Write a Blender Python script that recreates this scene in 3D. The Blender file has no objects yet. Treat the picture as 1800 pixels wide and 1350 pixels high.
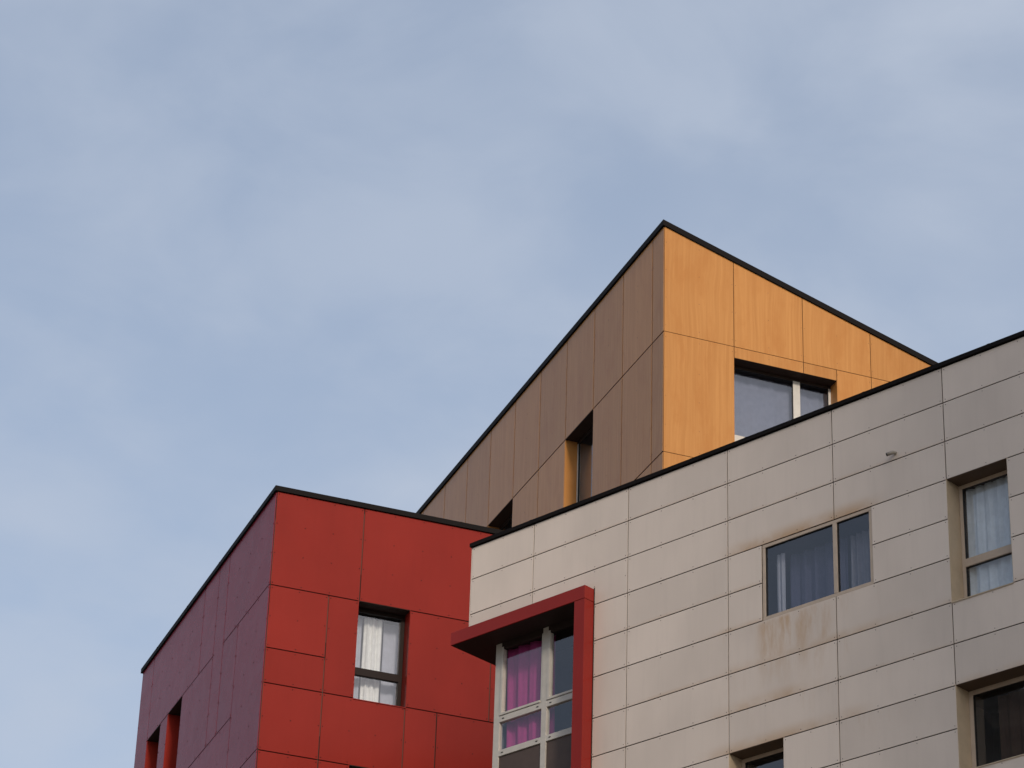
import bpy, bmesh, math, random
from mathutils import Vector, Matrix
random.seed(7)
SC = bpy.context.scene
R_ = math.radians

# ------------------------------------------------------------------ camera
cam_d = bpy.data.cameras.new('camera')
cam = bpy.data.objects.new('camera', cam_d); SC.collection.objects.link(cam)
cam_d.sensor_width = 36.0; cam_d.lens = 5194.3/1800*36.0
cam_d.clip_start = 0.5; cam_d.clip_end = 2000
pitch, roll = R_(28.75), R_(1.94)
rt = Vector((1, 0, 0)); up = Vector((0, -math.sin(pitch), math.cos(pitch))); fw = Vector((0, math.cos(pitch), math.sin(pitch)))
c_, s_ = math.cos(roll), math.sin(roll)
rt, up = c_*rt + s_*up, -s_*rt + c_*up
M = Matrix((rt, up, -fw)).transposed().to_4x4(); M.translation = Vector((0, 0, 1.6))
cam.matrix_world = M
SC.camera = cam

# ------------------------------------------------------------------ sun and sky
SUN_AZ, SUN_EL = R_(-74), R_(26.5)                       # azimuth counted from +X towards +Y
sv = Vector((math.cos(SUN_AZ)*math.cos(SUN_EL), math.sin(SUN_AZ)*math.cos(SUN_EL), math.sin(SUN_EL)))
sun_d = bpy.data.lights.new('sun', 'SUN'); sun_d.energy = 2.2; sun_d.angle = R_(8); sun_d.color = (1.0, 0.87, 0.73)
sun = bpy.data.objects.new('sun', sun_d); SC.collection.objects.link(sun)
sun.rotation_euler = sv.to_track_quat('Z', 'Y').to_euler()
sun.location = (0, 0, 60)

w = bpy.data.worlds.new('World'); SC.world = w; w.use_nodes = True
nt = w.node_tree; nt.nodes.clear(); N = nt.nodes.new; L = nt.links.new
out = N('ShaderNodeOutputWorld'); bg = N('ShaderNodeBackground'); bg.inputs['Strength'].default_value = 0.14
sky = N('ShaderNodeTexSky'); sky.sky_type = 'NISHITA'; sky.sun_disc = False
sky.sun_elevation = SUN_EL; sky.sun_rotation = R_(90) - SUN_AZ
sky.air_density = 1.0; sky.dust_density = 0.6; sky.ozone_density = 1.0
tc = N('ShaderNodeTexCoord'); sep = N('ShaderNodeSeparateXYZ'); L(tc.outputs['Generated'], sep.inputs[0])
def wm(op, a, b=None, clamp=False):
    n = N('ShaderNodeMath'); n.operation = op; n.use_clamp = clamp
    for i, v in enumerate((a, b)):
        if v is None: continue
        if hasattr(v, 'links'): L(v, n.inputs[i])
        else: n.inputs[i].default_value = v
    return n.outputs[0]
def cloud(scale, rot, stretch, det, lo, hi, dist, seed):
    mp = N('ShaderNodeMapping'); L(tc.outputs['Generated'], mp.inputs[0])
    mp.inputs['Location'].default_value = seed
    mp.inputs['Rotation'].default_value = (0, R_(rot), 0); mp.inputs['Scale'].default_value = (scale*stretch, scale*.7, scale)
    n = N('ShaderNodeTexNoise'); L(mp.outputs[0], n.inputs['Vector']); n.inputs['Scale'].default_value = 1
    n.inputs['Detail'].default_value = det; n.inputs['Roughness'].default_value = 0.53; n.inputs['Distortion'].default_value = dist
    mr = N('ShaderNodeMapRange'); mr.interpolation_type = 'SMOOTHSTEP'; L(n.outputs['Fac'], mr.inputs[0])
    mr.inputs[1].default_value = lo; mr.inputs[2].default_value = hi
    return mr.outputs[0]
c1 = cloud(8.0, -25, 0.65, 4, 0.28, 0.74, 0.4, (3.8, 4.8, 0.6))
c2 = cloud(20.0, -18, 0.55, 5, 0.30, 0.75, 0.3, (9.3, 8.8, 16.8))
cl = wm('ADD', wm('ADD', wm('MULTIPLY', c1, 0.20), wm('MULTIPLY', c2, 0.24)), 0.47, True)
mix = N('ShaderNodeMix'); mix.data_type = 'RGBA'; L(cl, mix.inputs['Factor'])
tint = N('ShaderNodeMix'); tint.data_type = 'RGBA'; tint.blend_type = 'MULTIPLY'; tint.inputs['Factor'].default_value = 1
L(sky.outputs[0], tint.inputs['A']); tint.inputs['B'].default_value = (1, 1, 1, 1)
L(tint.outputs['Result'], mix.inputs['A']); 
# thin cloud is brighter around the sun
dp = N('ShaderNodeVectorMath'); dp.operation = 'DOT_PRODUCT'; L(tc.outputs['Generated'], dp.inputs[0]); dp.inputs[1].default_value = sv
glow = wm('POWER', wm('MAXIMUM', dp.outputs['Value'], 0.0), 14.0)
cc = N('ShaderNodeMix'); cc.data_type = 'RGBA'; L(glow, cc.inputs['Factor']); cc.inputs['A'].default_value = (3.66, 4.10, 4.90, 1); cc.inputs['B'].default_value = (27, 24, 21, 1)
L(cc.outputs['Result'], mix.inputs['B'])
L(mix.outputs['Result'], bg.inputs['Color']); L(bg.outputs[0], out.inputs[0])

SC.view_settings.view_transform = 'Standard'; SC.view_settings.look = 'None'
SC.view_settings.exposure = 0.0; SC.view_settings.gamma = 1.0
SC.render.engine = 'CYCLES'
SC.cycles.max_bounces = 8; SC.cycles.transparent_max_bounces = 12

# ------------------------------------------------------------------ materials
def newmat(name):
    m = bpy.data.materials.new(name); m.use_nodes = True
    return m, m.node_tree, m.node_tree.nodes['Principled BSDF']
class G:                                                # small node helper
    def __init__(s, nt): s.nt = nt
    def n(s, t, **k):
        x = s.nt.nodes.new(t)
        for a, b in k.items(): setattr(x, a, b)
        return x
    def put(s, inp, v):
        if hasattr(v, 'links'): s.nt.links.new(v, inp)
        else: inp.default_value = v
    def math(s, op, a, b=0.0, clamp=False):
        x = s.n('ShaderNodeMath', operation=op, use_clamp=clamp); s.put(x.inputs[0], a); s.put(x.inputs[1], b); return x.outputs[0]
    def mix(s, f, a, b, blend='MIX'):
        x = s.n('ShaderNodeMix', data_type='RGBA', blend_type=blend); s.put(x.inputs['Factor'], f); s.put(x.inputs['A'], a); s.put(x.inputs['B'], b); return x.outputs['Result']
    def noise(s, vec, scale, det=3, rough=0.5, dist=0.0):
        x = s.n('ShaderNodeTexNoise'); s.put(x.inputs['Vector'], vec); x.inputs['Scale'].default_value = scale
        x.inputs['Detail'].default_value = det; x.inputs['Roughness'].default_value = rough; x.inputs['Distortion'].default_value = dist; return x.outputs['Fac']
    def rng(s, v, a, b, c=0.0, d=1.0, smooth=True):
        x = s.n('ShaderNodeMapRange'); x.interpolation_type = 'SMOOTHSTEP' if smooth else 'LINEAR'
        s.put(x.inputs[0], v); x.inputs[1].default_value = a; x.inputs[2].default_value = b; x.inputs[3].default_value = c; x.inputs[4].default_value = d; return x.outputs[0]
    def uv(s, name='UVMap'):
        x = s.n('ShaderNodeUVMap'); x.uv_map = name; return x.outputs[0]
    def sep(s, v):
        x = s.n('ShaderNodeSeparateXYZ'); s.put(x.inputs[0], v); return x.outputs
    def comb(s, a, b, c=0.0):
        x = s.n('ShaderNodeCombineXYZ'); s.put(x.inputs[0], a); s.put(x.inputs[1], b); s.put(x.inputs[2], c); return x.outputs[0]

def plain(name, col, rough=0.5, metal=0.0, var=0.06, scale=6.0, spec=0.5):
    m, nt, p = newmat(name); g = G(nt)
    tc = g.n('ShaderNodeTexCoord').outputs['Object']
    f = g.noise(tc, scale, 4, 0.6)
    c = g.mix(g.rng(f, .3, .7), tuple(x*(1-var) for x in col)+(1,), tuple(min(1, x*(1+var)) for x in col)+(1,))
    g.put(p.inputs['Base Color'], c); p.inputs['Metallic'].default_value = metal
    g.put(p.inputs['Roughness'], g.rng(f, .2, .8, rough*0.9, min(1, rough*1.1))); p.inputs['Specular IOR Level'].default_value = spec
    return m

def panelmat(name, col, rough, kind='paint', spec=0.5):
    """coloured laminate facade panel; UVMap = metres along the wall and height, 'rnd' = two random numbers per panel"""
    m, nt, p = newmat(name); g = G(nt)
    uv = g.sep(g.uv()); rn = g.sep(g.uv('rnd'))
    shift = g.math('MULTIPLY', rn[0], 37.0)
    c4 = col+(1,)
    if kind == 'wood':
        warp = g.noise(g.comb(g.math('MULTIPLY', uv[0], 1.0), g.math('MULTIPLY', uv[1], 0.45), shift), 1.3, 2, 0.4)
        sx = g.math('ADD', uv[0], g.math('MULTIPLY', warp, 0.22))
        fig = g.noise(g.comb(g.math('MULTIPLY', sx, 20.0), g.math('MULTIPLY', uv[1], 0.35), shift), 1.0, 4, 0.6)
        fine = g.noise(g.comb(g.math('MULTIPLY', sx, 85.0), g.math('MULTIPLY', uv[1], 1.6), shift), 1.0, 2, 0.5)
        blot = g.noise(g.comb(g.math('MULTIPLY', uv[0], 1.1), g.math('MULTIPLY', uv[1], 0.7), shift), 1.0, 2, 0.5)
        dark = tuple(a*b for a, b in zip(col, (0.86, 0.81, 0.76)))+(1,)
        lite = tuple(a*b for a, b in zip(col, (1.05, 1.06, 1.08)))+(1,)
        c = g.mix(g.rng(fig, .22, .82), dark, lite)
        c = g.mix(g.math('MULTIPLY', g.rng(fine, .5, .75), 0.22), c, dark)
        blot2 = g.noise(g.comb(g.math('MULTIPLY', sx, 3.5), g.math('MULTIPLY', uv[1], 1.1), g.math('ADD', shift, 5.0)), 1.0, 4, 0.6)
        c = g.mix(g.math('MULTIPLY', g.rng(blot2, .42, .72), 0.75), c, tuple(a*b for a, b in zip(col, (0.84, 0.74, 0.64)))+(1,))
        c = g.mix(g.math('MULTIPLY', g.rng(blot, .35, .7), 0.25), c, c4)
        hs = g.n('ShaderNodeHueSaturation'); g.put(hs.inputs['Color'], c); g.put(hs.inputs['Value'], g.rng(rn[1], 0, 1, .90, 1.07, False)); c = hs.outputs[0]
        bump = g.n('ShaderNodeBump'); bump.inputs['Strength'].default_value = 0.06; bump.inputs['Distance'].default_value = 0.002
        g.put(bump.inputs['Height'], fine); g.put(p.inputs['Normal'], bump.outputs[0])
    else:
        big = g.noise(g.comb(uv[0], g.math('MULTIPLY', uv[1], 0.6), shift), 0.9, 3, 0.55)
        streak = g.noise(g.comb(g.math('MULTIPLY', uv[0], 14.0), g.math('MULTIPLY', uv[1], 0.8), shift), 1.0, 3, 0.6)
        c = g.mix(g.rng(big, .3, .7), tuple(x*.94 for x in col)+(1,), tuple(x*1.05 for x in col)+(1,))
        c = g.mix(g.math('MULTIPLY', g.rng(streak, .45, .8), 0.10), c, tuple(x*.7 for x in col)+(1,))
        hs = g.n('ShaderNodeHueSaturation'); g.put(hs.inputs['Color'], c); g.put(hs.inputs['Value'], g.rng(rn[1], 0, 1, .95, 1.035, False)); c = hs.outputs[0]
        if kind == 'white':
            # brown water stains: streaks under the flush window, smudges above it, faint lines above the joints
            rust = (0.50, 0.32, 0.17, 1)
            st = g.noise(g.comb(g.math('MULTIPLY', uv[0], 5.5), g.math('MULTIPLY', uv[1], 1.0), 3.0), 1.0, 6, 0.72, 0.15)
            cloudy = g.noise(g.comb(uv[0], uv[1], 8.0), 2.3, 3, 0.6)
            def box(a, b, fa, v): return g.math('MULTIPLY', g.rng(v, a-fa, a), g.rng(v, b, b+fa, 1.0, 0.0))
            m1 = g.math('MULTIPLY', box(5.5, 6.4, .25, uv[0]), g.math('MULTIPLY', g.rng(uv[1], 16.4, 17.6), g.rng(uv[1], 17.60, 17.68, 1, 0)))
            m1 = g.math('MULTIPLY', m1, g.rng(st, .36, .70, 0, .8))
            def smudge(z, h, a, b): return g.math('MULTIPLY', box(a, b, .7, uv[0]), g.math('MULTIPLY', g.rng(uv[1], z, z+h, 1, 0), g.math('GREATER_THAN', uv[1], z)))
            tot = m1
            for z, h, a, b, k in ((18.765, .22, 5.3, 6.9, .55), (16.49, .22, 4.9, 5.9, .42), (17.055, .16, 5.2, 7.4, .32), (15.938, .2, 4.9, 6.6, .42), (19.0, .14, .9, 2.0, .42), (17.665, .10, 4.9, 5.4, .3), (18.21, .08, 4.9, 5.4, .25), (18.21, .07, 2.6, 4.6, .16), (17.055, .08, 3.2, 4.6, .2), (19.31, .07, 5.0, 8.0, .15), (17.055, .12, 8.5, 9.6, .25), (15.938, .12, 8.6, 10.0, .22), (16.49, .07, 6.9, 8.3, .18), (19.874, .06, 1.2, 4.5, .13)):
                tot = g.math('MAXIMUM', tot, g.math('MULTIPLY', smudge(z, h, a, b), g.rng(cloudy, .3, .65, .45*k, 1.5*k)))
            # thin drips below the joints at the third and fourth column
            for z in (17.655, 17.055, 16.49, 15.938):
                md = g.math('MULTIPLY', box(4.9, 7.3, .5, uv[0]), g.math('MULTIPLY', g.rng(uv[1], z-.42, z), g.math('LESS_THAN', uv[1], z)))
                tot = g.math('MAXIMUM', tot, g.math('MULTIPLY', md, g.rng(st, .52, .78, 0, .42)))
            c = g.mix(tot, c, rust)
    g.put(p.inputs['Base Color'], c)
    rf = g.noise(g.comb(uv[0], uv[1], shift), 3.0, 3, 0.5)
    g.put(p.inputs['Roughness'], g.rng(rf, .3, .7, rough*.93, rough*1.07)); p.inputs['Specular IOR Level'].default_value = spec
    return m

MAT = {}
MAT['white'] = panelmat('warm white laminate panel', (0.69, 0.597, 0.517), 0.34, 'white', spec=.35)
MAT['red'] = panelmat('brick red laminate panel', (0.235, 0.022, 0.015), 0.22, spec=.08)
MAT['plum'] = panelmat('plum laminate panel', (0.25, 0.020, 0.036), 0.27, spec=.055)
MAT['wood'] = panelmat('oak look laminate panel', (0.50, 0.235, 0.072), 0.22, 'wood', spec=.16)
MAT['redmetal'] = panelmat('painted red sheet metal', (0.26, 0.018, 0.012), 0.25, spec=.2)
MAT['backing'] = plain('dark brown joint backing', (0.030, 0.017, 0.012), 0.8)
MAT['joint'] = plain('dull brown joint strip', (0.12, 0.05, 0.03), 0.7)
MAT['rivet'] = plain('rivet head', (0.10, 0.055, 0.05), 0.7, spec=.1)
MAT['redrivet'] = plain('dark red rivet head', (0.045, 0.010, 0.008), 0.7, spec=.1)
MAT['rivetlight'] = plain('greyish rivet head', (0.22, 0.19, 0.17), 0.5)
MAT['coping'] = plain('black coated coping sheet', (0.0085, 0.0065, 0.006), 0.65, 0, .15, spec=.08)
MAT['roof'] = plain('grey gravel roof', (0.20, 0.19, 0.18), 0.9, 0, .3, 30)
MAT['frame'] = plain('light grey aluminium window frame', (0.50, 0.47, 0.42), 0.4)
MAT['beigeframe'] = plain('beige window frame', (0.50, 0.405, 0.32), 0.5, spec=.3)
MAT['darkframe'] = plain('dark brown window frame', (0.018, 0.011, 0.009), 0.45, spec=.1)
MAT['soffit_shade'] = plain('dark brown lining and painted head shade', (0.030, 0.019, 0.015), 0.7, spec=.2)  # lining colour; also put on top rails of light frames to imitate shade
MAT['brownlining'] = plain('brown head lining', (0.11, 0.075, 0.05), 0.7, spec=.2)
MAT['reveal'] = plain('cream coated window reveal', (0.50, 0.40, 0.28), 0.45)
MAT['gasket'] = plain('black rubber gasket', (0.012, 0.011, 0.011), 0.6)
MAT['spandrel'] = plain('dark taupe infill panel', (0.085, 0.062, 0.053), 0.45, spec=.2)
MAT['room'] = plain('dim room wall', (0.16, 0.16, 0.17), 0.9)
MAT['plaster'] = plain('grey shade block plaster wall', (0.36, 0.34, 0.31), 0.85, 0, .1, 1.5)
MAT['pipe'] = plain('grey plastic pipe', (0.30, 0.27, 0.23), 0.5)
MAT['hole'] = plain('dark pipe mouth', (0.01, 0.01, 0.01), 0.9)
MAT['hill'] = plain('dark woodland', (0.035, 0.03, 0.022), 0.95, 0, .5, .3)
MAT['glassdark'] = plain('dark shade block window', (0.03, 0.035, 0.04), 0.1)
MAT['ground'] = plain('pale paved ground', (0.17, 0.145, 0.12), 0.9, 0, .25, .6)

def glassmat(name, ior, tintc):
    m = bpy.data.materials.new(name); m.use_nodes = True; nt = m.node_tree; nt.nodes.clear(); g = G(nt)
    o = g.n('ShaderNodeOutputMaterial'); mx = g.n('ShaderNodeMixShader'); lw = g.n('ShaderNodeLayerWeight'); lw.inputs[0].default_value = 0.5; f0 = ((ior-1)/(ior+1))**2
    fac = g.math('MULTIPLY_ADD', g.math('POWER', lw.outputs['Facing'], 5.0), 1-f0); fac.node.inputs[2].default_value = f0
    gl = g.n('ShaderNodeBsdfGlossy'); gl.inputs['Roughness'].default_value = 0.012; gl.inputs['Color'].default_value = (.95, .96, 1, 1)
    tr = g.n('ShaderNodeBsdfTransparent'); tr.inputs['Color'].default_value = tintc+(1,)
    tco = g.n('ShaderNodeTexCoord').outputs['Object']
    bump = g.n('ShaderNodeBump'); bump.inputs['Strength'].default_value = 0.05; bump.inputs['Distance'].default_value = 0.01
    g.put(bump.inputs['Height'], g.noise(tco, 1.7, 1, .4)); g.put(gl.inputs['Normal'], bump.outputs[0])
    g.put(mx.inputs[0], fac); g.put(mx.inputs[1], tr.outputs[0]); g.put(mx.inputs[2], gl.outputs[0]); g.put(o.inputs[0], mx.outputs[0])
    return m
MAT['glass'] = glassmat('window glass', 2.0, (.93, .95, .97))

def clothmat(name, col, trans=0.35):
    m, nt, p = newmat(name); g = G(nt)
    tcn = g.n('ShaderNodeTexCoord').outputs['Object']
    f = g.noise(tcn, 9, 4, .6)
    c = g.mix(g.rng(f, .3, .7), tuple(x*.88 for x in col)+(1,), col+(1,))
    g.put(p.inputs['Base Color'], c); p.inputs['Roughness'].default_value = .9; p.inputs['Specular IOR Level'].default_value = .1
    t = g.n('ShaderNodeBsdfTranslucent'); g.put(t.inputs['Color'], c)
    mx = g.n('ShaderNodeMixShader'); mx.inputs[0].default_value = trans
    o = nt.nodes['Material Output']; g.put(mx.inputs[1], p.outputs[0]); g.put(mx.inputs[2], t.outputs[0]); g.put(o.inputs[0], mx.outputs[0])
    return m
MAT['pinkcloth'] = clothmat('pink curtain cloth', (0.42, 0.052, 0.21), .12)
MAT['whitecloth'] = clothmat('white curtain cloth', (0.82, 0.82, 0.78), .15)
MAT['greycloth'] = clothmat('grey blue net curtain', (0.74, 0.80, 0.84), .15)
MAT['palecloth'] = clothmat('pale green grey cloth', (0.60, 0.66, 0.60), .1)
MAT['browncloth'] = clothmat('dark brown cloth', (0.07, 0.045, 0.035), .1)
MAT['darkcloth'] = clothmat('dull blue curtain', (0.22, 0.24, 0.32))
MAT['navycloth'] = clothmat('dark blue cloth', (0.085, 0.09, 0.15), .1)
MAT['bluegrey'] = clothmat('blue grey cloth', (0.26, 0.26, 0.31), .15)

# ------------------------------------------------------------------ facade frames and mesh building
class Facade:
    """s = metres along the wall, z = height, d = metres outward of the cladding face"""
    def __init__(s, o, t, n): s.o, s.t, s.n = Vector(o), Vector(t), Vector(n)
    def p(s, a, z, d=0.0): return Vector((s.o.x + s.t.x*a + s.n.x*d, s.o.y + s.t.y*a + s.n.y*d, z))
aW, aR = R_(-44.13), R_(20.55)
tW = (math.cos(aW), math.sin(aW)); tR = (math.cos(aR), math.sin(aR))
FW = Facade((-0.4996, 39.3005), tW, (tW[1], -tW[0]))
FR = Facade((-3.7693, 43.0769), tR, (tR[1], -tR[0]))
FP = Facade((-3.7693, 43.0769), (-tR[1], tR[0]), (-tR[0], -tR[1]))
FG = Facade((2.7825, 47.6178), tR, (tR[1], -tR[0]))
FB = Facade((2.7825, 47.6178), (-tR[1], tR[0]), (-tR[0], -tR[1]))

class MB:
    def __init__(s, F=None):
        s.bm = bmesh.new(); s.F = F; s.uv = s.bm.loops.layers.uv.new('UVMap'); s.rn = s.bm.loops.layers.uv.new('rnd'); s.mats = []
    def mi(s, m):
        if m not in s.mats: s.mats.append(m)
        return s.mats.index(m)
    def face(s, vs, m, uvs=None, r=(0, 0)):
        try: f = s.bm.faces.new(vs)
        except ValueError: return None
        f.material_index = s.mi(m)
        for i, l in enumerate(f.loops):
            if uvs: l[s.uv].uv = uvs[i]
            l[s.rn].uv = r
        return f
    def prism(s, pts, d0, d1, m, edge=None, F=None):
        """polygon pts [(s,z)] extruded from depth d0 (back) to d1 (front)"""
        F = F or s.F; r = (random.random(), random.random())
        a = [s.bm.verts.new(F.p(x, z, d1)) for x, z in pts]; b = [s.bm.verts.new(F.p(x, z, d0)) for x, z in pts]
        n = len(pts); uv = list(pts)
        s.face(a, m, uv, r); s.face(b[::-1], m, uv[::-1], r)
        for i in range(n):
            j = (i+1) % n
            s.face([a[i], b[i], b[j], a[j]], edge or m, [uv[i], uv[i], uv[j], uv[j]], r)
    def box(s, s0, s1, z0, z1, d0, d1, m, F=None):
        s.prism([(s0, z0), (s1, z0), (s1, z1), (s0, z1)], d0, d1, m, F=F)
    def panel(s, pts, gap, m, th=0.010, jm=None):
        """laminate panel: polygon inset by half the joint width"""
        area = sum(pts[i][0]*pts[(i+1) % len(pts)][1]-pts[(i+1) % len(pts)][0]*pts[i][1] for i in range(len(pts)))
        if area < 0: pts = pts[::-1]
        n = len(pts); q = []
        for i in range(n):
            p0, p1, p2 = Vector(pts[i-1]), Vector(pts[i]), Vector(pts[(i+1) % n])
            e1 = (p1-p0).normalized(); e2 = (p2-p1).normalized()
            n1 = Vector((-e1.y, e1.x)); n2 = Vector((-e2.y, e2.x))
            b = (n1+n2); k = (gap/2)/max(.2, b.length_squared/2)
            q.append(tuple(p1 + b*k))
        s.prism(q, -th, random.uniform(-.0012, .0), m)
    def rivet(s, a, z, m, r=0.0085):
        vs = [s.bm.verts.new(s.F.p(a+r*math.cos(k*math.pi/3), z+r*math.sin(k*math.pi/3), .003)) for k in range(6)]
        bs = [s.bm.verts.new(s.F.p(a+r*1.15*math.cos(k*math.pi/3), z+r*1.15*math.sin(k*math.pi/3), -.003)) for k in range(6)]
        s.face(vs, m, [(a, z)]*6)
        for k in range(6): s.face([vs[k], bs[k], bs[(k+1) % 6], vs[(k+1) % 6]], m, [(a, z)]*4)
    def build(s, name, parent=None, smooth=False, bevel=0.0):
        bmesh.ops.recalc_face_normals(s.bm, faces=s.bm.faces)
        me = bpy.data.meshes.new(name)
        off = Vector((0, 0, 0)) if parent is None else WORLD[parent.name]
        bmesh.ops.translate(s.bm, verts=s.bm.verts, vec=-off)
        s.bm.to_mesh(me); s.bm.free()
        for m in s.mats: me.materials.append(MAT[m])
        if smooth:
            for p in me.polygons: p.use_smooth = True
        o = bpy.data.objects.new(name, me); SC.collection.objects.link(o)
        if s.F is not None and name == 'pane':               # glass faces outward
            if me.polygons[0].normal.dot(Vector((s.F.n.x, s.F.n.y, 0))) < 0: me.flip_normals()
        if parent is not None: o.parent = parent
        WORLD[o.name] = off
        if bevel:
            b = o.modifiers.new('bevel', 'BEVEL'); b.width = bevel; b.segments = 2; b.limit_method = 'ANGLE'
        return o
WORLD = {}
def thing(name, loc, label, cat, group=None):
    o = bpy.data.objects.new(name, None); SC.collection.objects.link(o); o.location = loc; WORLD[o.name] = Vector(loc)
    tag(o, label, cat, group); return o
def tag(o, label=None, cat=None, group=None, kind=None):
    for k, v in (('label', label), ('category', cat), ('group', group), ('kind', kind)):
        if v: o[k] = v
    return o

def rect_minus(s0, s1, z0, z1, holes):
    """split a rectangle into cells that avoid the holes"""
    S = sorted({s0, s1, *[min(max(h[i], s0), s1) for h in holes for i in (0, 1)]})
    Z = sorted({z0, z1, *[min(max(h[i], z0), z1) for h in holes for i in (2, 3)]})
    for zi in range(len(Z)-1):
        run = None
        for si in range(len(S)-1):
            a, b, c, d = S[si], S[si+1], Z[zi], Z[zi+1]
            inside = any(h[0] <= (a+b)/2 <= h[1] and h[2] <= (c+d)/2 <= h[3] for h in holes)
            if not inside: run = (run[0], b, c, d) if run else (a, b, c, d)
            elif run: yield run; run = None
        if run: yield run

def window(parent, F, s0, s1, z0, z1, rec, fm='frame', rm=None, fw=0.055, mull=(), trans=(), sash=True, room=(.9, 1.3), glass='glass', sill=None, label=None, hm=None, topm=None, fb=None):
    """framed window in an opening: reveal lining, frame, panes, and the room box behind it"""
    b = MB(F); e = .004
    fd0, fd1 = -rec-.06, -rec
    # outer frame
    fb = fb or fw
    b.box(s0, s1, z1-fw, z1, fd0, fd1, topm or fm); b.box(s0, s1, z0, z0+fb, fd0, fd1, fm)  # topm darkens the top rail in place of shade under the head
    b.box(s0, s0+fw, z0+fb, z1-fw, fd0, fd1-.001, fm); b.box(s1-fw, s1, z0+fb, z1-fw, fd0, fd1-.001, fm)
    for a, c in mull: b.box(a, c, z0+fb, z1-fw, fd0, fd1+.003, fm)
    for a, c, x0, x1 in trans: b.box(x0, x1, a, c, fd0, fd1+.005, fm)
    fr = b.build('window', parent, bevel=.004)
    if label: fr['label'] = label
    # reveal lining
    if rec > .05:
        r = MB(F); t = .012
        r.box(s0-t, s0-.001, z0-.002, z1+t, -rec-.03, -.004, rm); r.box(s1+.001, s1+t, z0-.002, z1+t, -rec-.03, -.004, rm)
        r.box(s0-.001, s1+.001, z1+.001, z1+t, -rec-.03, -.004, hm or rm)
        r.build('reveal', fr)
        q = MB(F); q.box(s0-.005, s1+.005, z0-.016, z0-.003, -rec-.03, .012, sill or rm); q.build('sill', fr)
    # panes, one per light
    cuts_s = [s0+fw] + [v for m_ in mull for v in m_] + [s1-fw]
    for i in range(0, len(cuts_s), 2):
        x0, x1 = cuts_s[i], cuts_s[i+1]
        tr = sorted([t for t in trans if t[2] < (x0+x1)/2 < t[3]])
        cz = [z0+fb] + [v for t in tr for v in t[:2]] + [z1-fw]
        for j in range(0, len(cz), 2):
            g = MB(F); gs = .006
            k = MB(F)
            y0, y1 = cz[j], cz[j+1]
            for bx in ((x0, x0+gs, y0, y1), (x1-gs, x1, y0, y1), (x0+gs, x1-gs, y0, y0+gs), (x0+gs, x1-gs, y1-gs, y1)):
                k.box(*bx, fd0+.01, fd1-.012, 'gasket')
            k.build('gasket', fr)
            vs = [g.bm.verts.new(F.p(a, z, fd1-.03)) for a, z in ((x0, y0), (x1, y0), (x1, y1), (x0, y1))]
            g.face(vs, glass); g.build('pane', fr)
    # room behind
    r = MB(F); dx, dd = room
    d0, d1 = -rec-.07-dd, -rec-.07
    A, B_, C, D = s0-dx, s1+dx, z0-.75, z1+.30
    def quad(*pp): r.face([r.bm.verts.new(F.p(*q)) for q in pp], 'room')
    quad((A, C, d0), (B_, C, d0), (B_, D, d0), (A, D, d0)); quad((A, C, d0), (A, C, d1), (A, D, d1), (A, D, d0)); quad((B_, C, d0), (B_, C, d1), (B_, D, d1), (B_, D, d0))
    quad((A, C, d0), (B_, C, d0), (B_, C, d1), (A, C, d1)); quad((A, D, d0), (B_, D, d0), (B_, D, d1), (A, D, d1))
    for (a, c, e0, e1) in rect_minus(A, B_, C, D, [(s0, s1, z0, z1)]): quad((a, e0, d1), (c, e0, d1), (c, e1, d1), (a, e1, d1))
    r.build('room', fr)
    return fr

def curtain(F, s0, s1, z0, z1, d, mat, label, amp=.03, waves=7, gather=0.0, seed=0):
    rn = random.Random(seed); b = MB(F); nx = waves*10; nz = 8
    ph = [rn.uniform(0, 6.3) for _ in range(3)]; V = []
    for j in range(nz+1):
        v = j/nz; row = []
        for i in range(nx+1):
            u = i/nx
            a = s0+(s1-s0)*u + gather*(s1-s0)*(0.5-u)*math.sin(math.pi*v)*.6
            k = amp*(math.sin(waves*6.283*u+ph[0]+.5*math.sin(3*v+ph[1])) + .45*math.sin(waves*2.3*6.283*u+ph[1]+v*1.3) + .35*math.sin(5.1*u+ph[2]+2*v))
            row.append(b.bm.verts.new(F.p(a, z0+(z1-z0)*v, d+k)))
        V.append(row)
    for j in range(nz):
        for i in range(nx): b.face([V[j][i], V[j][i+1], V[j+1][i+1], V[j+1][i]], mat)
    o = b.build('curtain', None, smooth=True)
    # origin at the hem
    o0 = F.p((s0+s1)/2, z0, d)
    for v in o.data.vertices: v.co -= o0
    o.location = o0
    return tag(o, label, 'curtain', 'curtains behind the windows')

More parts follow.
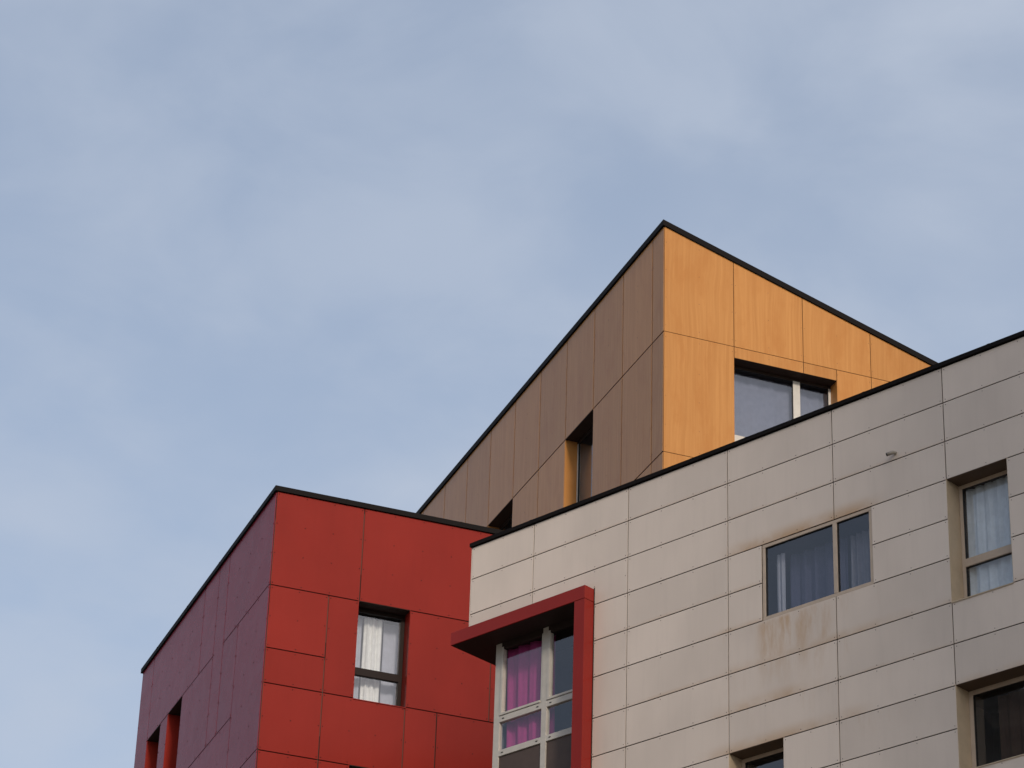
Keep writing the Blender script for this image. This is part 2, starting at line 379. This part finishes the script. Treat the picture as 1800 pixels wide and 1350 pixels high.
def grow(hs, e=.014): return [(h[0]-e, h[1]+e, h[2]-e, h[3]+e) for h in hs]
def volume(corners, z0, z1, mat, skip=(), ztop=None):
    """plain walls of a building on the sides that face away; corners counter-clockwise"""
    b = MB(); n = len(corners); zt = ztop or [z1]*n
    for i in range(n):
        if i in skip: continue
        j = (i+1) % n; (x0, y0), (x1, y1) = corners[i], corners[j]
        b.face([b.bm.verts.new(q) for q in ((x0, y0, z0), (x1, y1, z0), (x1, y1, zt[j]), (x0, y0, zt[i]))], mat)
    return b
def ring(outer, inner, zb, zt, mat):
    """coping that runs round a roof; zb, zt are per-corner heights"""
    b = MB(); n = len(outer)
    o0 = [b.bm.verts.new((*p, zb[i])) for i, p in enumerate(outer)]; o1 = [b.bm.verts.new((*p, zt[i])) for i, p in enumerate(outer)]
    i0 = [b.bm.verts.new((*p, zb[i])) for i, p in enumerate(inner)]; i1 = [b.bm.verts.new((*p, zt[i]-.012)) for i, p in enumerate(inner)]
    for i in range(n):
        j = (i+1) % n
        for q in ((o0[i], o0[j], o1[j], o1[i]), (o1[i], o1[j], i1[j], i1[i]), (i1[i], i1[j], i0[j], i0[i]), (i0[i], i0[j], o0[j], o0[i])): b.face(list(q), mat)
    return b
def seams(b, F, s0, s1, z0, z1, d, step, slope=0.0):
    x = s0+step*.6
    while x < s1:
        o = -slope*x
        b.prism([(x-.02, z0-.003+o), (x+.02, z0-.003+o), (x+.02, z1+.002+o), (x-.02, z1+.002+o)], d-.02, d+.003, 'coping', F=F); x += step
def rectpts(F, s0, s1, d0, d1):
    return [tuple(F.p(a, 0, d).xy) for a, d in ((s0, d1), (s1, d1), (s1, d0), (s0, d0))]

# ------------------------------------------------------------------ ground
b = MB(); b.face([b.bm.verts.new((x, y, 0)) for x, y in ((-900, -900), (900, -900), (900, 900), (-900, 900))], 'ground')
tag(b.build('ground'), 'pale paved ground around the buildings', kind='structure')

# wooded hill to the left of the camera, mirrored in the lower windows
from mathutils import noise
b = MB(); nx, ny = 60, 26; V = []
for j in range(ny+1):
    row = []
    for i in range(nx+1):
        y = -190+260*i/nx; x = -95-130*j/ny; u = j/ny
        h = (95-0.55*max(0, y+4) - .2*max(0, -y-60))*math.sin(min(1, u*1.35)*math.pi*.5)**.8*(1-max(0, u-.8)*1.5)
        h += 7*noise.noise(Vector((x*.05, y*.05, 3)))*min(1, u*3) + 3*noise.noise(Vector((x*.25, y*.25, 9)))*min(1, u*3)
        row.append(b.bm.verts.new((x, y, max(h, -1))))
    V.append(row)
for j in range(ny):
    for i in range(nx): b.face([V[j][i], V[j+1][i], V[j+1][i+1], V[j][i+1]], 'hill')
tag(b.build('hill'), 'dark wooded hill', kind='structure')

# ================================================================== white panelled building
WB = thing('apartment_building', FW.p(6, 0, -4), 'apartment building clad in off white rectangular panels, in front on the right', 'building')
zr = [20.39, 19.874, 19.31, 18.765, 18.21, 17.665, 17.055, 16.49, 15.938]
while zr[-1] > 0.8: zr.append(zr[-1]-.5635)
zc = [0, 1.244, 3.053, 4.85, 6.645, 8.44, 10.235, 12.03, 13.825, 15.62]
wA = (5.43, 7.245, 17.665, 18.765); wB_ = (8.44, 9.355, 17.055, 18.765); wC = (8.44, 10.235, 14.81, 15.938); wD = (4.85, 5.743, zr[11], 15.938)
bay = (-5, 2.425, 0, 19.0)
wins = [wA, wB_, wC, wD]
b = MB(FW); gap = .015
for zi in range(len(zr)-1):
    z1, z0 = zr[zi], zr[zi+1]; zm = (z0+z1)/2
    cuts = [h for h in wins if h[2] < zm < h[3]]
    cells = []
    for ci in range(len(zc)-1):
        segs = [(zc[ci], zc[ci+1])]
        for h in cuts:
            ns = []
            for a, c in segs:
                if h[1] <= a+1e-6 or h[0] >= c-1e-6: ns.append((a, c)); continue
                if a < h[0]-1e-6: ns.append((a, h[0]))
                if h[1] < c-1e-6: ns.append((h[1], c))
            segs = ns
        cells += segs
    for a, c in cells:
        if z1 < 19.0:                                   # below the red frame the wall starts at its post
            if c <= bay[1]: continue
            a = max(a, bay[1])
        pts = [(a, z0), (c, z0), (c, z1), (a, z1)]
        if z0 < 19.0 < z1:
            if c <= bay[1]: pts = [(a, 19.0), (c, 19.0), (c, z1), (a, z1)]
            elif a < bay[1]: pts = [(a, 19.0), (bay[1], 19.0), (bay[1], z0), (c, z0), (c, z1), (a, z1)]
        b.panel(pts, gap, 'white')
        if z0 > 11:
            n = 4 if c-a > 1.3 else (3 if c-a > .8 else 2)
            for k in range(n):
                x = a+.04+(c-a-.08)*k/(n-1)
                for z in (pts[0][1]+.04, z1-.04):
                    if z < 19.03 and x < bay[1]+.03: continue
                    b.rivet(x, z, 'rivet', .0055)
b.build('wall', WB)['label'] = 'off white panel cladding with brown joints and water stains'
b = MB(FW)
for a, c, z0, z1 in rect_minus(0.004, 15.61, 0, 20.39, grow(wins)+[bay]): b.box(a, c, z0, z1, -.10, -.03, 'backing')
b.build('joint_backing', WB)
SBACK = 12.0
b = MB(FW)
b.box(-.012, .0, 19.0, 20.39, -SBACK, -.0, 'white')          # end wall of the top storey
b.box(.372, .384, 0, 18.8, -SBACK, -.262, 'white')           # end wall beside the bay
b.box(.0, .384, 18.99, 19.0, -SBACK, -.95, 'white')
b.box(-.012, 15.62, 0, 20.39, -SBACK-.1, -SBACK, 'plaster'); b.box(15.62, 15.72, 0, 20.39, -SBACK, 0, 'plaster')
b.build('wall', WB)
b = MB(FW); b.box(.1, 15.5, 20.15, 20.25, -SBACK+.2, -.2, 'roof'); b.build('roof', WB)
cp = ring(rectpts(FW, -.03, 15.75, -SBACK-.13, .032), rectpts(FW, .32, 15.4, -SBACK+.2, -.32), [20.398]*4, [20.456]*4, 'coping')
seams(cp, FW, 0, 15, 20.398, 20.456, .032, 2.0); cp.build('coping', WB)

window(WB, FW, *wA, .012, 'beigeframe', fw=.048, mull=((6.608, 6.672),), room=(.6, 1.6))
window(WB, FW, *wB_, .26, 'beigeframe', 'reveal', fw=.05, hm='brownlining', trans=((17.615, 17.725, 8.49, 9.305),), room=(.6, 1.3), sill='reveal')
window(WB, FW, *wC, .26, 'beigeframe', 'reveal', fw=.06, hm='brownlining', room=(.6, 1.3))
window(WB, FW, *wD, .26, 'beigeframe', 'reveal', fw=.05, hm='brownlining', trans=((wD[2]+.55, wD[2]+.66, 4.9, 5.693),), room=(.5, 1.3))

# bay: glazing set back under the red frame
zs = -.2
def bay_storey(k):
    o = -2.83*k; top = 18.80+o if k == 0 else 18.62+o
    bot = 16.05+o
    f = MB(FW); d0, d1 = zs-.07, zs
    f.box(.365, .478, bot, top, d0, d1, 'frame'); f.box(1.292, 1.39, bot, top, d0, d1+.004, 'frame'); f.box(2.14, 2.24, bot, top, d0, d1, 'frame')
    for x0, x1 in ((.478, 1.292), (1.39, 2.14)):
        f.box(x0, x1, top-.07, top, d0, d1-.002, 'soffit_shade')  # top rails coloured dark to imitate shade below the canopy
        f.box(x0, x1, 17.570+o, 17.662+o, d0, d1+.002, 'frame'); f.box(x0, x1, 17.052+o, 17.142+o, d0, d1+.002, 'frame')
        # opening sash
        f.box(x0+.004, x0+.05, 17.668+o, top-.074, d0+.01, d1+.014, 'frame'); f.box(x1-.03, x1-.004, 17.668+o, top-.074, d0+.01, d1-.004, 'frame')
        f.box(x0+.05, x1-.03, 17.668+o, 17.703+o, d0+.01, d1+.014, 'frame')
        f.box(x0+.05, x1-.03, top-.11, top-.074, d0+.01, d1+.01, 'soffit_shade')
    fr = f.build('window', WB, bevel=.003)
    for x0, x1 in ((.478, 1.292), (1.39, 2.14)):
        for z0, z1, a in ((17.703+o, top-.11, .05), (17.142+o, 17.57+o, 0)):
            g = MB(FW); g.face([g.bm.verts.new(FW.p(x, z, d1-.03)) for x, z in ((x0+a, z0), (x1-a*.6, z0), (x1-a*.6, z1), (x0+a, z1))], 'glass'); g.build('pane', fr)
        g = MB(FW); g.box(x0+.004, x1-.004, bot, 17.048+o, d0+.01, d1-.018, 'spandrel'); g.build('infill_panel', fr)
        for z in (17.615+o, 17.098+o):
            for x in (x0+.075, x1-.075):
                g = MB(FW); g.prism([(x-.018, z-.006), (x+.018, z-.006), (x+.018, z+.006), (x-.018, z+.006)], d1, d1+.008, 'gasket'); g.build('drain_cap', fr)
    r = MB(FW); A, B_, C, D, e0, e1 = .40, 4.2, 16.3+o, 18.9+o, -1.9, -.29
    def quad(*pp): r.face([r.bm.verts.new(FW.p(*q)) for q in pp], 'room')
    quad((A, C, e0), (B_, C, e0), (B_, D, e0), (A, D, e0)); quad((A, C, e0), (A, C, e1), (A, D, e1), (A, D, e0)); quad((B_, C, e0), (B_, C, e1), (B_, D, e1), (B_, D, e0))
    quad((A, C, e0), (B_, C, e0), (B_, C, e1), (A, C, e1)); quad((A, D, e0), (B_, D, e0), (B_, D, e1), (A, D, e1)); quad((2.26, C, e1), (B_, C, e1), (B_, D, e1), (2.26, D, e1))
    r.build('room', fr)
for k in range(3): bay_storey(k)
b = MB(FW)
b.box(-.17, 2.437, 18.803, 19.0, -.95, .2, 'redmetal'); b.box(-.155, 2.24, 18.797, 18.802, -.94, .185, 'soffit_shade')
b.build('canopy', WB, bevel=.003)['label'] = 'projecting red canopy over the bay window'
b = MB(FW)
b.box(2.243, 2.437, 8.0, 18.796, -.262, .2, 'redmetal')
b.build('post', WB, bevel=.003)['label'] = 'upright red fin beside the bay window'
b = MB(FW); b.box(2.439, 2.447, 8.0, 19.02, -.01, .012, 'backing'); b.build('flashing', WB)

# overflow pipe elbow
b = MB()
path = [FW.p(7.665, 19.40, -.02), FW.p(7.665, 19.40, .03), FW.p(7.658, 19.395, .05), FW.p(7.640, 19.385, .068), FW.p(7.600, 19.360, .105)]
prev = None; rad = .025
for i, q in enumerate(path):
    d = (path[min(i+1, len(path)-1)]-path[max(i-1, 0)]).normalized(); u = d.orthogonal().normalized(); v = d.cross(u)
    rg = [b.bm.verts.new(q+u*math.cos(k*math.pi/6)*rad+v*math.sin(k*math.pi/6)*rad) for k in range(12)]
    if prev:
        best = min(range(12), key=lambda s: sum((rg[(k+s) % 12].co-prev[k].co).length for k in range(12)))
        best2 = min(range(12), key=lambda s: sum((rg[(s-k) % 12].co-prev[k].co).length for k in range(12)))
        c1s = sum((rg[(k+best) % 12].co-prev[k].co).length for k in range(12)); c2s = sum((rg[(best2-k) % 12].co-prev[k].co).length for k in range(12))
        rg = [rg[(k+best) % 12] for k in range(12)] if c1s <= c2s else [rg[(best2-k) % 12] for k in range(12)]
        for k in range(12): b.face([prev[k], prev[(k+1) % 12], rg[(k+1) % 12], rg[k]], 'pipe')
    prev = rg
cv = b.bm.verts.new(path[-1]-(path[-1]-path[-2]).normalized()*.01)
for k in range(12): b.face([prev[k], prev[(k+1) % 12], cv], 'hole')
b.build('overflow_pipe', WB, smooth=True)

# ================================================================== red building
RB = thing('apartment_building', FR.p(4, 0, -4), 'flat roofed apartment building with brick red front panels and plum purple side, on the left', 'building')
RT = 23.10
rw = [(1.515, 2.393, 19.735, 21.43), (1.515, 2.393, 16.905, 18.60)]
pw = [(5.10, 6.02, 19.79, 21.44), (6.52, 7.42, 19.79, 21.44), (.86, 1.74, 16.95, 18.615), (5.10, 6.02, 16.95, 18.6), (6.52, 7.42, 16.95, 18.6)]
def rivets(b, a, c, z0, z1, m, cols=None, dz=.62, skip=()):
    n = cols or (3 if c-a > .95 else 2); m_ = max(2, round((z1-z0)/dz)+1)
    for i in range(n):
        for j in range(m_):
            x = a+.035+(c-a-.07)*i/(n-1); z = z0+.045+(z1-z0-.09)*j/(m_-1)
            b.rivet(x, z, m, .0095)
b = MB(FR); WRT = 11.6
rp = [(0, 1.52, 21.43, RT), (1.52, 4.6, 21.43, RT), (4.6, 7.6, 21.43, RT), (7.6, WRT, 21.43, RT),
      (0, 1.0, 20.34, 21.43), (0, 1.0, 19.74, 20.34), (1.0, 1.515, 19.74, 21.43), (2.393, 3.82, 19.74, 21.43), (3.82, 5.4, 19.74, 21.43), (5.4, 8.4, 19.74, 21.43), (8.4, WRT, 19.74, 21.43)]
def low(o):
    return [(0, 1.0, 18.603+o, 19.74+o), (1.0, 2.388, 18.603+o, 19.74+o), (2.388, 2.93, 16.91+o, 19.74+o), (2.93, 5.4, 18.0+o, 19.74+o), (2.93, 5.4, 16.91+o, 18.0+o), (5.4, 8.4, 16.91+o, 19.74+o), (8.4, WRT, 16.91+o, 19.74+o),
            (0, 1.0, 17.5+o, 18.603+o), (0, 1.0, 16.91+o, 17.5+o), (1.0, 1.515, 16.91+o, 18.603+o)]
rp += low(0)
rp += [(a, c, z0, z1) for a, c in ((0, 2.388), (2.388, 5.4), (5.4, 8.4), (8.4, WRT)) for z0, z1 in ((14.1, 16.91), (11.2, 14.1), (8.4, 11.2), (5.6, 8.4), (2.8, 5.6), (0, 2.8))]
for a, c, z0, z1 in rp:
    a = a or .011
    b.panel([(a, z0), (c, z0), (c, z1), (a, z1)], .018, 'red')
    if z1 > 16: rivets(b, a, c, z0, z1, 'redrivet', cols=max(2, round((c-a)/.55)+1), dz=.58)
# thin metal joint strips, a little proud of the backing, broken here and there
for s0, z0, z1 in ((1.52, 21.9, 23.0), (1.0, 20.6, 21.40), (1.0, 19.0, 20.3), (2.388, 18.7, 19.7), (2.388, 16.9, 18.3), (3.82, 19.76, 21.4), (0.02, 21.5, 22.6), (0.02, 18.7, 20.9)):
    b.box(s0-.004, s0+.004, z0, z1, -.012, -.006, 'joint')
b.build('wall', RB)['label'] = 'front wall of brick red panels'
b = MB(FR)
for a, c, z0, z1 in rect_minus(0.03, WRT, 0, RT, grow(rw)): b.box(a, c, z0, z1, -.10, -.03, 'backing')
b.box(.013, .029, 0, RT, -.034, -.013, 'backing')
b.build('joint_backing', RB)
PL = 8.26
b = MB(FP)
pp = [(0, 2.6, 21.44, RT), (2.6, 3.205, 19.79, RT), (3.205, 4.09, 21.44, RT), (4.09, 7.43, 21.44, RT), (7.43, PL, 19.79, RT),
      (0, 1.735, 18.62, 21.44), (1.735, 2.6, 19.79, 21.44), (3.205, 5.10, 19.79, 21.44), (6.02, 6.52, 19.79, 21.44),
      (1.735, 4.2, 16.95, 19.79), (4.2, 6.8, 18.6, 19.79), (6.8, PL, 18.6, 19.79), (4.2, 5.1, 16.95, 18.6), (6.02, 6.52, 16.95, 18.6), (7.42, PL, 16.95, 18.6), (0, .86, 16.95, 18.62)]
pp += [(a, c, z0, z1) for a, c in ((0, 2.6), (2.6, 5.4), (5.4, PL)) for z0, z1 in ((14.1, 16.95), (11.2, 14.1), (8.4, 11.2), (5.6, 8.4), (2.8, 5.6), (0, 2.8))]
for a, c, z0, z1 in pp:
    a = a or .011
    b.panel([(a, z0), (c, z0), (c, z1), (a, z1)], .020, 'plum')
    if z1 > 16: rivets(b, a, c, z0, z1, 'redrivet', cols=max(2, round((c-a)/.62)+1), dz=.55)
b.build('wall', RB)['label'] = 'side wall of plum purple panels'
b = MB(FP)
for a, c, z0, z1 in rect_minus(0.03, PL-.01, 0, RT, grow(pw)): b.box(a, c, z0, z1, -.10, -.032, 'backing')
b.build('joint_backing', RB)
c4 = [tuple(FR.p(a, 0, d).xy) for a, d in ((0.05, -.05), (WRT, -.05), (WRT, -PL+.004), (0.05, -PL+.004))]
volume(c4, 0, RT, 'plaster', skip=(0, 3)).build('wall', RB)
b = MB(FR); b.box(.1, WRT-.1, 22.85, 22.92, -PL+.1, -.15, 'roof'); b.build('roof', RB)
cp = ring(rectpts(FR, -.032, WRT+.03, -PL-.05, .032), rectpts(FR, .30, WRT-.3, -PL+.3, -.30), [23.098]*4, [23.186]*4, 'coping')
seams(cp, FR, 0, WRT, 23.098, 23.186, .032, 2.0); seams(cp, FP, 0, PL, 23.098, 23.186, .032, 2.0); cp.build('coping', RB)
for h in rw:
    window(RB, FR, *h, .24, 'darkframe', 'red', fw=.062, hm='soffit_shade', trans=((h[2]+.515, h[2]+.645, h[0]+.062, h[1]-.062),), room=(.3, 1.2))
for h in pw: window(RB, FP, *h, .26, 'darkframe', 'red', fw=.06, hm='soffit_shade', room=(.0, 1.0))

# ================================================================== timber building
GB = thing('apartment_building', FG.p(4, 0, -6), 'tallest apartment building, clad in orange timber look panels under a sloping roof edge', 'building')
GT, SL = 31.25, .305
b = MB(FG); gw = (1.443, 3.586, 26.93, 28.72)
def gt(s): return GT-SL*s
gj = [.008, 1.443, 2.886, 4.32, 5.76, 7.2, 8.6]
for i in range(6):
    a, c = gj[i], gj[i+1]
    b.panel([(a, 28.96), (c, 28.96), (c, max(gt(c), 28.97)), (a, gt(a))], .012, 'wood')
gp = [(.008, 1.443, 26.44, 28.96), (1.443, 2.886, 28.72, 28.96), (2.886, 3.586, 28.72, 28.96), (3.586, 4.32, 26.44, 28.96), (4.32, 5.76, 26.44, 28.96), (5.76, 7.2, 26.44, 28.96), (7.2, 8.6, 26.44, 28.96), (1.443, 3.586, 26.44, 26.93)]
gp += [(gj[i], gj[i+1], z0, z1) for i in range(6) for z0, z1 in ((23.6, 26.44), (20.8, 23.6), (18, 20.8))]
for a, c, z0, z1 in gp:
    b.panel([(a, z0), (c, z0), (c, z1), (a, z1)], .012, 'wood')
for i in range(6):
    for z in (27.6, 28.2, 28.85, 29.1, 29.7, 30.3, 30.9, 27.0, 26.55):
        for x in (gj[i]+.035, (gj[i]+gj[i+1])/2, gj[i+1]-.035):
            if z < gt(x)-.1 and not (gw[0]-.05 < x < gw[1]+.02 and gw[2]-.05 < z < gw[3]+.05): b.rivet(x, z, 'joint', .006)
b.build('wall', GB)['label'] = 'front wall of orange timber look panels'
b = MB(FG)
for a, c, z0, z1 in rect_minus(0.03, 8.6, 0, 28.97, grow([gw])): b.box(a, c, z0, z1, -.10, -.03, 'backing')
b.box(.012, .029, 18, GT-.02, -.034, -.012, 'backing')
b.prism([(.03, 28.97), (7.3, 28.97), (7.3, gt(7.3)), (.03, gt(.03))], -.10, -.03, 'backing')
b.build('joint_backing', GB)
bw = [(3.37, 4.80, 26.44, 28.96), (7.66, 9.09, 26.44, 28.96)]
bj = [0, .53, 1.94, 3.37, 4.80, 6.23, 7.66, 9.09, 10.51, 11.94, 13.37, 15.0]
b = MB(FB)
for i in range(len(bj)-1):
    a, c = bj[i], bj[i+1]
    if i < 9:
        b.panel([(a, 28.96), (c, 28.96), (c, GT), (a, GT)], .028, 'wood')
        if i not in (3, 6): b.panel([(a, 26.44), (c, 26.44), (c, 28.96), (a, 28.96)], .028, 'wood')
    else: b.panel([(a, 26.44), (c, 26.44), (c, GT), (a, GT)], .028, 'wood')
    for z0, z1 in ((23.6, 26.44), (20.8, 23.6), (18, 20.8)): b.panel([(a, z0), (c, z0), (c, z1), (a, z1)], .028, 'wood')
    for j in range(9):
        z = 26.6+j*.57
        for x in ((a+.04, (a+c)/2, c-.04) if c-a > 1 else (a+.04, c-.04)):
            if not any(h[0]-.06 < x < h[1]+.06 and z < h[3]+.03 for h in bw) and z < GT-.1: b.rivet(x, z, 'joint', .007)
b.build('wall', GB)['label'] = 'side wall of timber look panels, brown in the shade'
b = MB(FB)
for a, c, z0, z1 in rect_minus(0.03, 15, 0, GT, grow(bw)): b.box(a, c, z0, z1, -.10, -.032, 'backing')
b.build('joint_backing', GB)
c4 = [tuple(FG.p(a, 0, d).xy) for a, d in ((.05, -.05), (8.6, -.05), (8.6, -14.99), (.05, -14.99))]
zt = [gt(.05), gt(8.6), gt(8.6), gt(.05)]
volume(c4, 0, GT, 'plaster', skip=(0, 3), ztop=zt).build('wall', GB)
b = MB()
b.face([b.bm.verts.new((*p, zt[i]-.06)) for i, p in enumerate(c4)], 'roof'); b.build('roof', GB)
o_ = rectpts(FG, -.034, 8.63, -15.03, .034); i_ = rectpts(FG, .3, 8.3, -14.7, -.3)
zb_ = [gt(-.034)-.006, gt(8.63)-.006, gt(8.63)-.006, gt(-.034)-.006]
cp = ring(o_, i_, zb_, [z+.118 for z in zb_], 'coping')
seams(cp, FG, 0, 8, GT-.002, GT+.103, .034, 1.9, SL); seams(cp, FB, 0, 15, GT+.006, GT+.118, .034, 1.9); cp.build('coping', GB)
window(GB, FG, *gw, .26, 'frame', 'wood', fw=.05, hm='soffit_shade', topm='soffit_shade', fb=.32, mull=((2.79, 2.935),), room=(.5, 1.2))
for h in bw: window(GB, FB, *h, .26, 'frame', 'wood', fw=.045, hm='soffit_shade', topm='soffit_shade', room=(.0, 1.2))

# ================================================================== unseen block added to shade the white wall
sh = Vector((math.cos(SUN_AZ), math.sin(SUN_AZ))); pr = Vector((-sh.y, sh.x))
K = pr*12.65 - sh*4.0
SHADE_BLOCK = thing('apartment_building', (K.x+pr.x*4+sh.x*7, K.y+pr.y*4+sh.y*7, 0), 'plain grey unseen block to the right of the camera, added to shade the white wall', 'building')
c4 = [tuple(K), tuple(K+sh*14), tuple(K+sh*14+pr*8), tuple(K+pr*8)]
volume(c4, 0, 41, 'plaster').build('wall', SHADE_BLOCK)
b = MB(); b.face([b.bm.verts.new((x, y, 40.9)) for x, y in c4], 'roof'); b.build('roof', SHADE_BLOCK)
for k in range(13):
    for x in (1.3, 5.0):
        b = MB(Facade(tuple(K), tuple(pr), tuple(-sh))); b.box(x, x+1.3, 1.2+k*3, 2.9+k*3, -.05, .01, 'glassdark'); b.build('window', SHADE_BLOCK)

# ================================================================== curtains
MAT['silvercloth'] = clothmat('silver grey cloth', (0.40, 0.41, 0.47), .1)
curtain(FW, .50, 1.44, 17.0, 18.72, -.335, 'pinkcloth', 'pink curtain hanging in the corner window under the red canopy', amp=.026, waves=4, seed=1)
curtain(FW, 1.80, 2.26, 17.0, 18.72, -.60, 'darkcloth', 'dull blue curtain at the right of the corner window under the red canopy', amp=.03, waves=3, seed=8)
curtain(FW, 5.66, 6.6, 17.3, 18.66, -.34, 'navycloth', 'dull blue curtain in the large pane of the window set flush in the white wall', waves=5, seed=2)
curtain(FW, 6.64, 7.5, 17.3, 18.66, -.36, 'bluegrey', 'grey net curtain in the small pane of the window set flush in the white wall', waves=8, seed=3)
curtain(FW, 8.50, 9.6, 16.9, 18.74, -.36, 'greycloth', 'pale blue net curtain in the narrow recessed window at the right edge', amp=.022, waves=7, seed=4)
curtain(FR, 1.76, 2.08, 19.6, 21.36, -.42, 'whitecloth', 'white curtain in the window of the red building', amp=.02, waves=3, seed=5)
curtain(FW, 5.52, 5.66, 17.3, 18.66, -.20, 'silvercloth', 'narrow pale grey sheet standing in for the room wall at the left edge of the large pane', amp=.01, waves=2, seed=6)  # added sheet in place of the pale room wall
curtain(FW, 8.75, 10.4, 14.5, 15.86, -.46, 'browncloth', 'dark brown curtain in the wide recessed window in the lower right corner', amp=.02, waves=9, seed=7)
curtain(FR, 1.40, 1.74, 19.6, 21.36, -.47, 'silvercloth', 'sheer silver grey curtain at the left edge of the red building window', amp=.010, waves=3, seed=12)
curtain(FR, 2.12, 2.6, 19.6, 21.36, -.50, 'silvercloth', 'plain silver grey curtain added for the bright sky reflection in the right half of the red building window', amp=.008, waves=2, seed=9)  # added to stand in for bright sky mirrored in the glass
curtain(FG, 1.45, 2.85, 26.8, 28.68, -.46, 'darkcloth', 'dull blue grey curtain added to brighten the large pane of the top floor timber window', amp=.012, waves=4, seed=10)  # added behind both panes to lift the brightness of the glass
curtain(FG, 2.88, 3.7, 26.8, 28.68, -.46, 'darkcloth', 'dull blue grey curtain added to brighten the small pane of the top floor timber window', amp=.012, waves=3, seed=11)
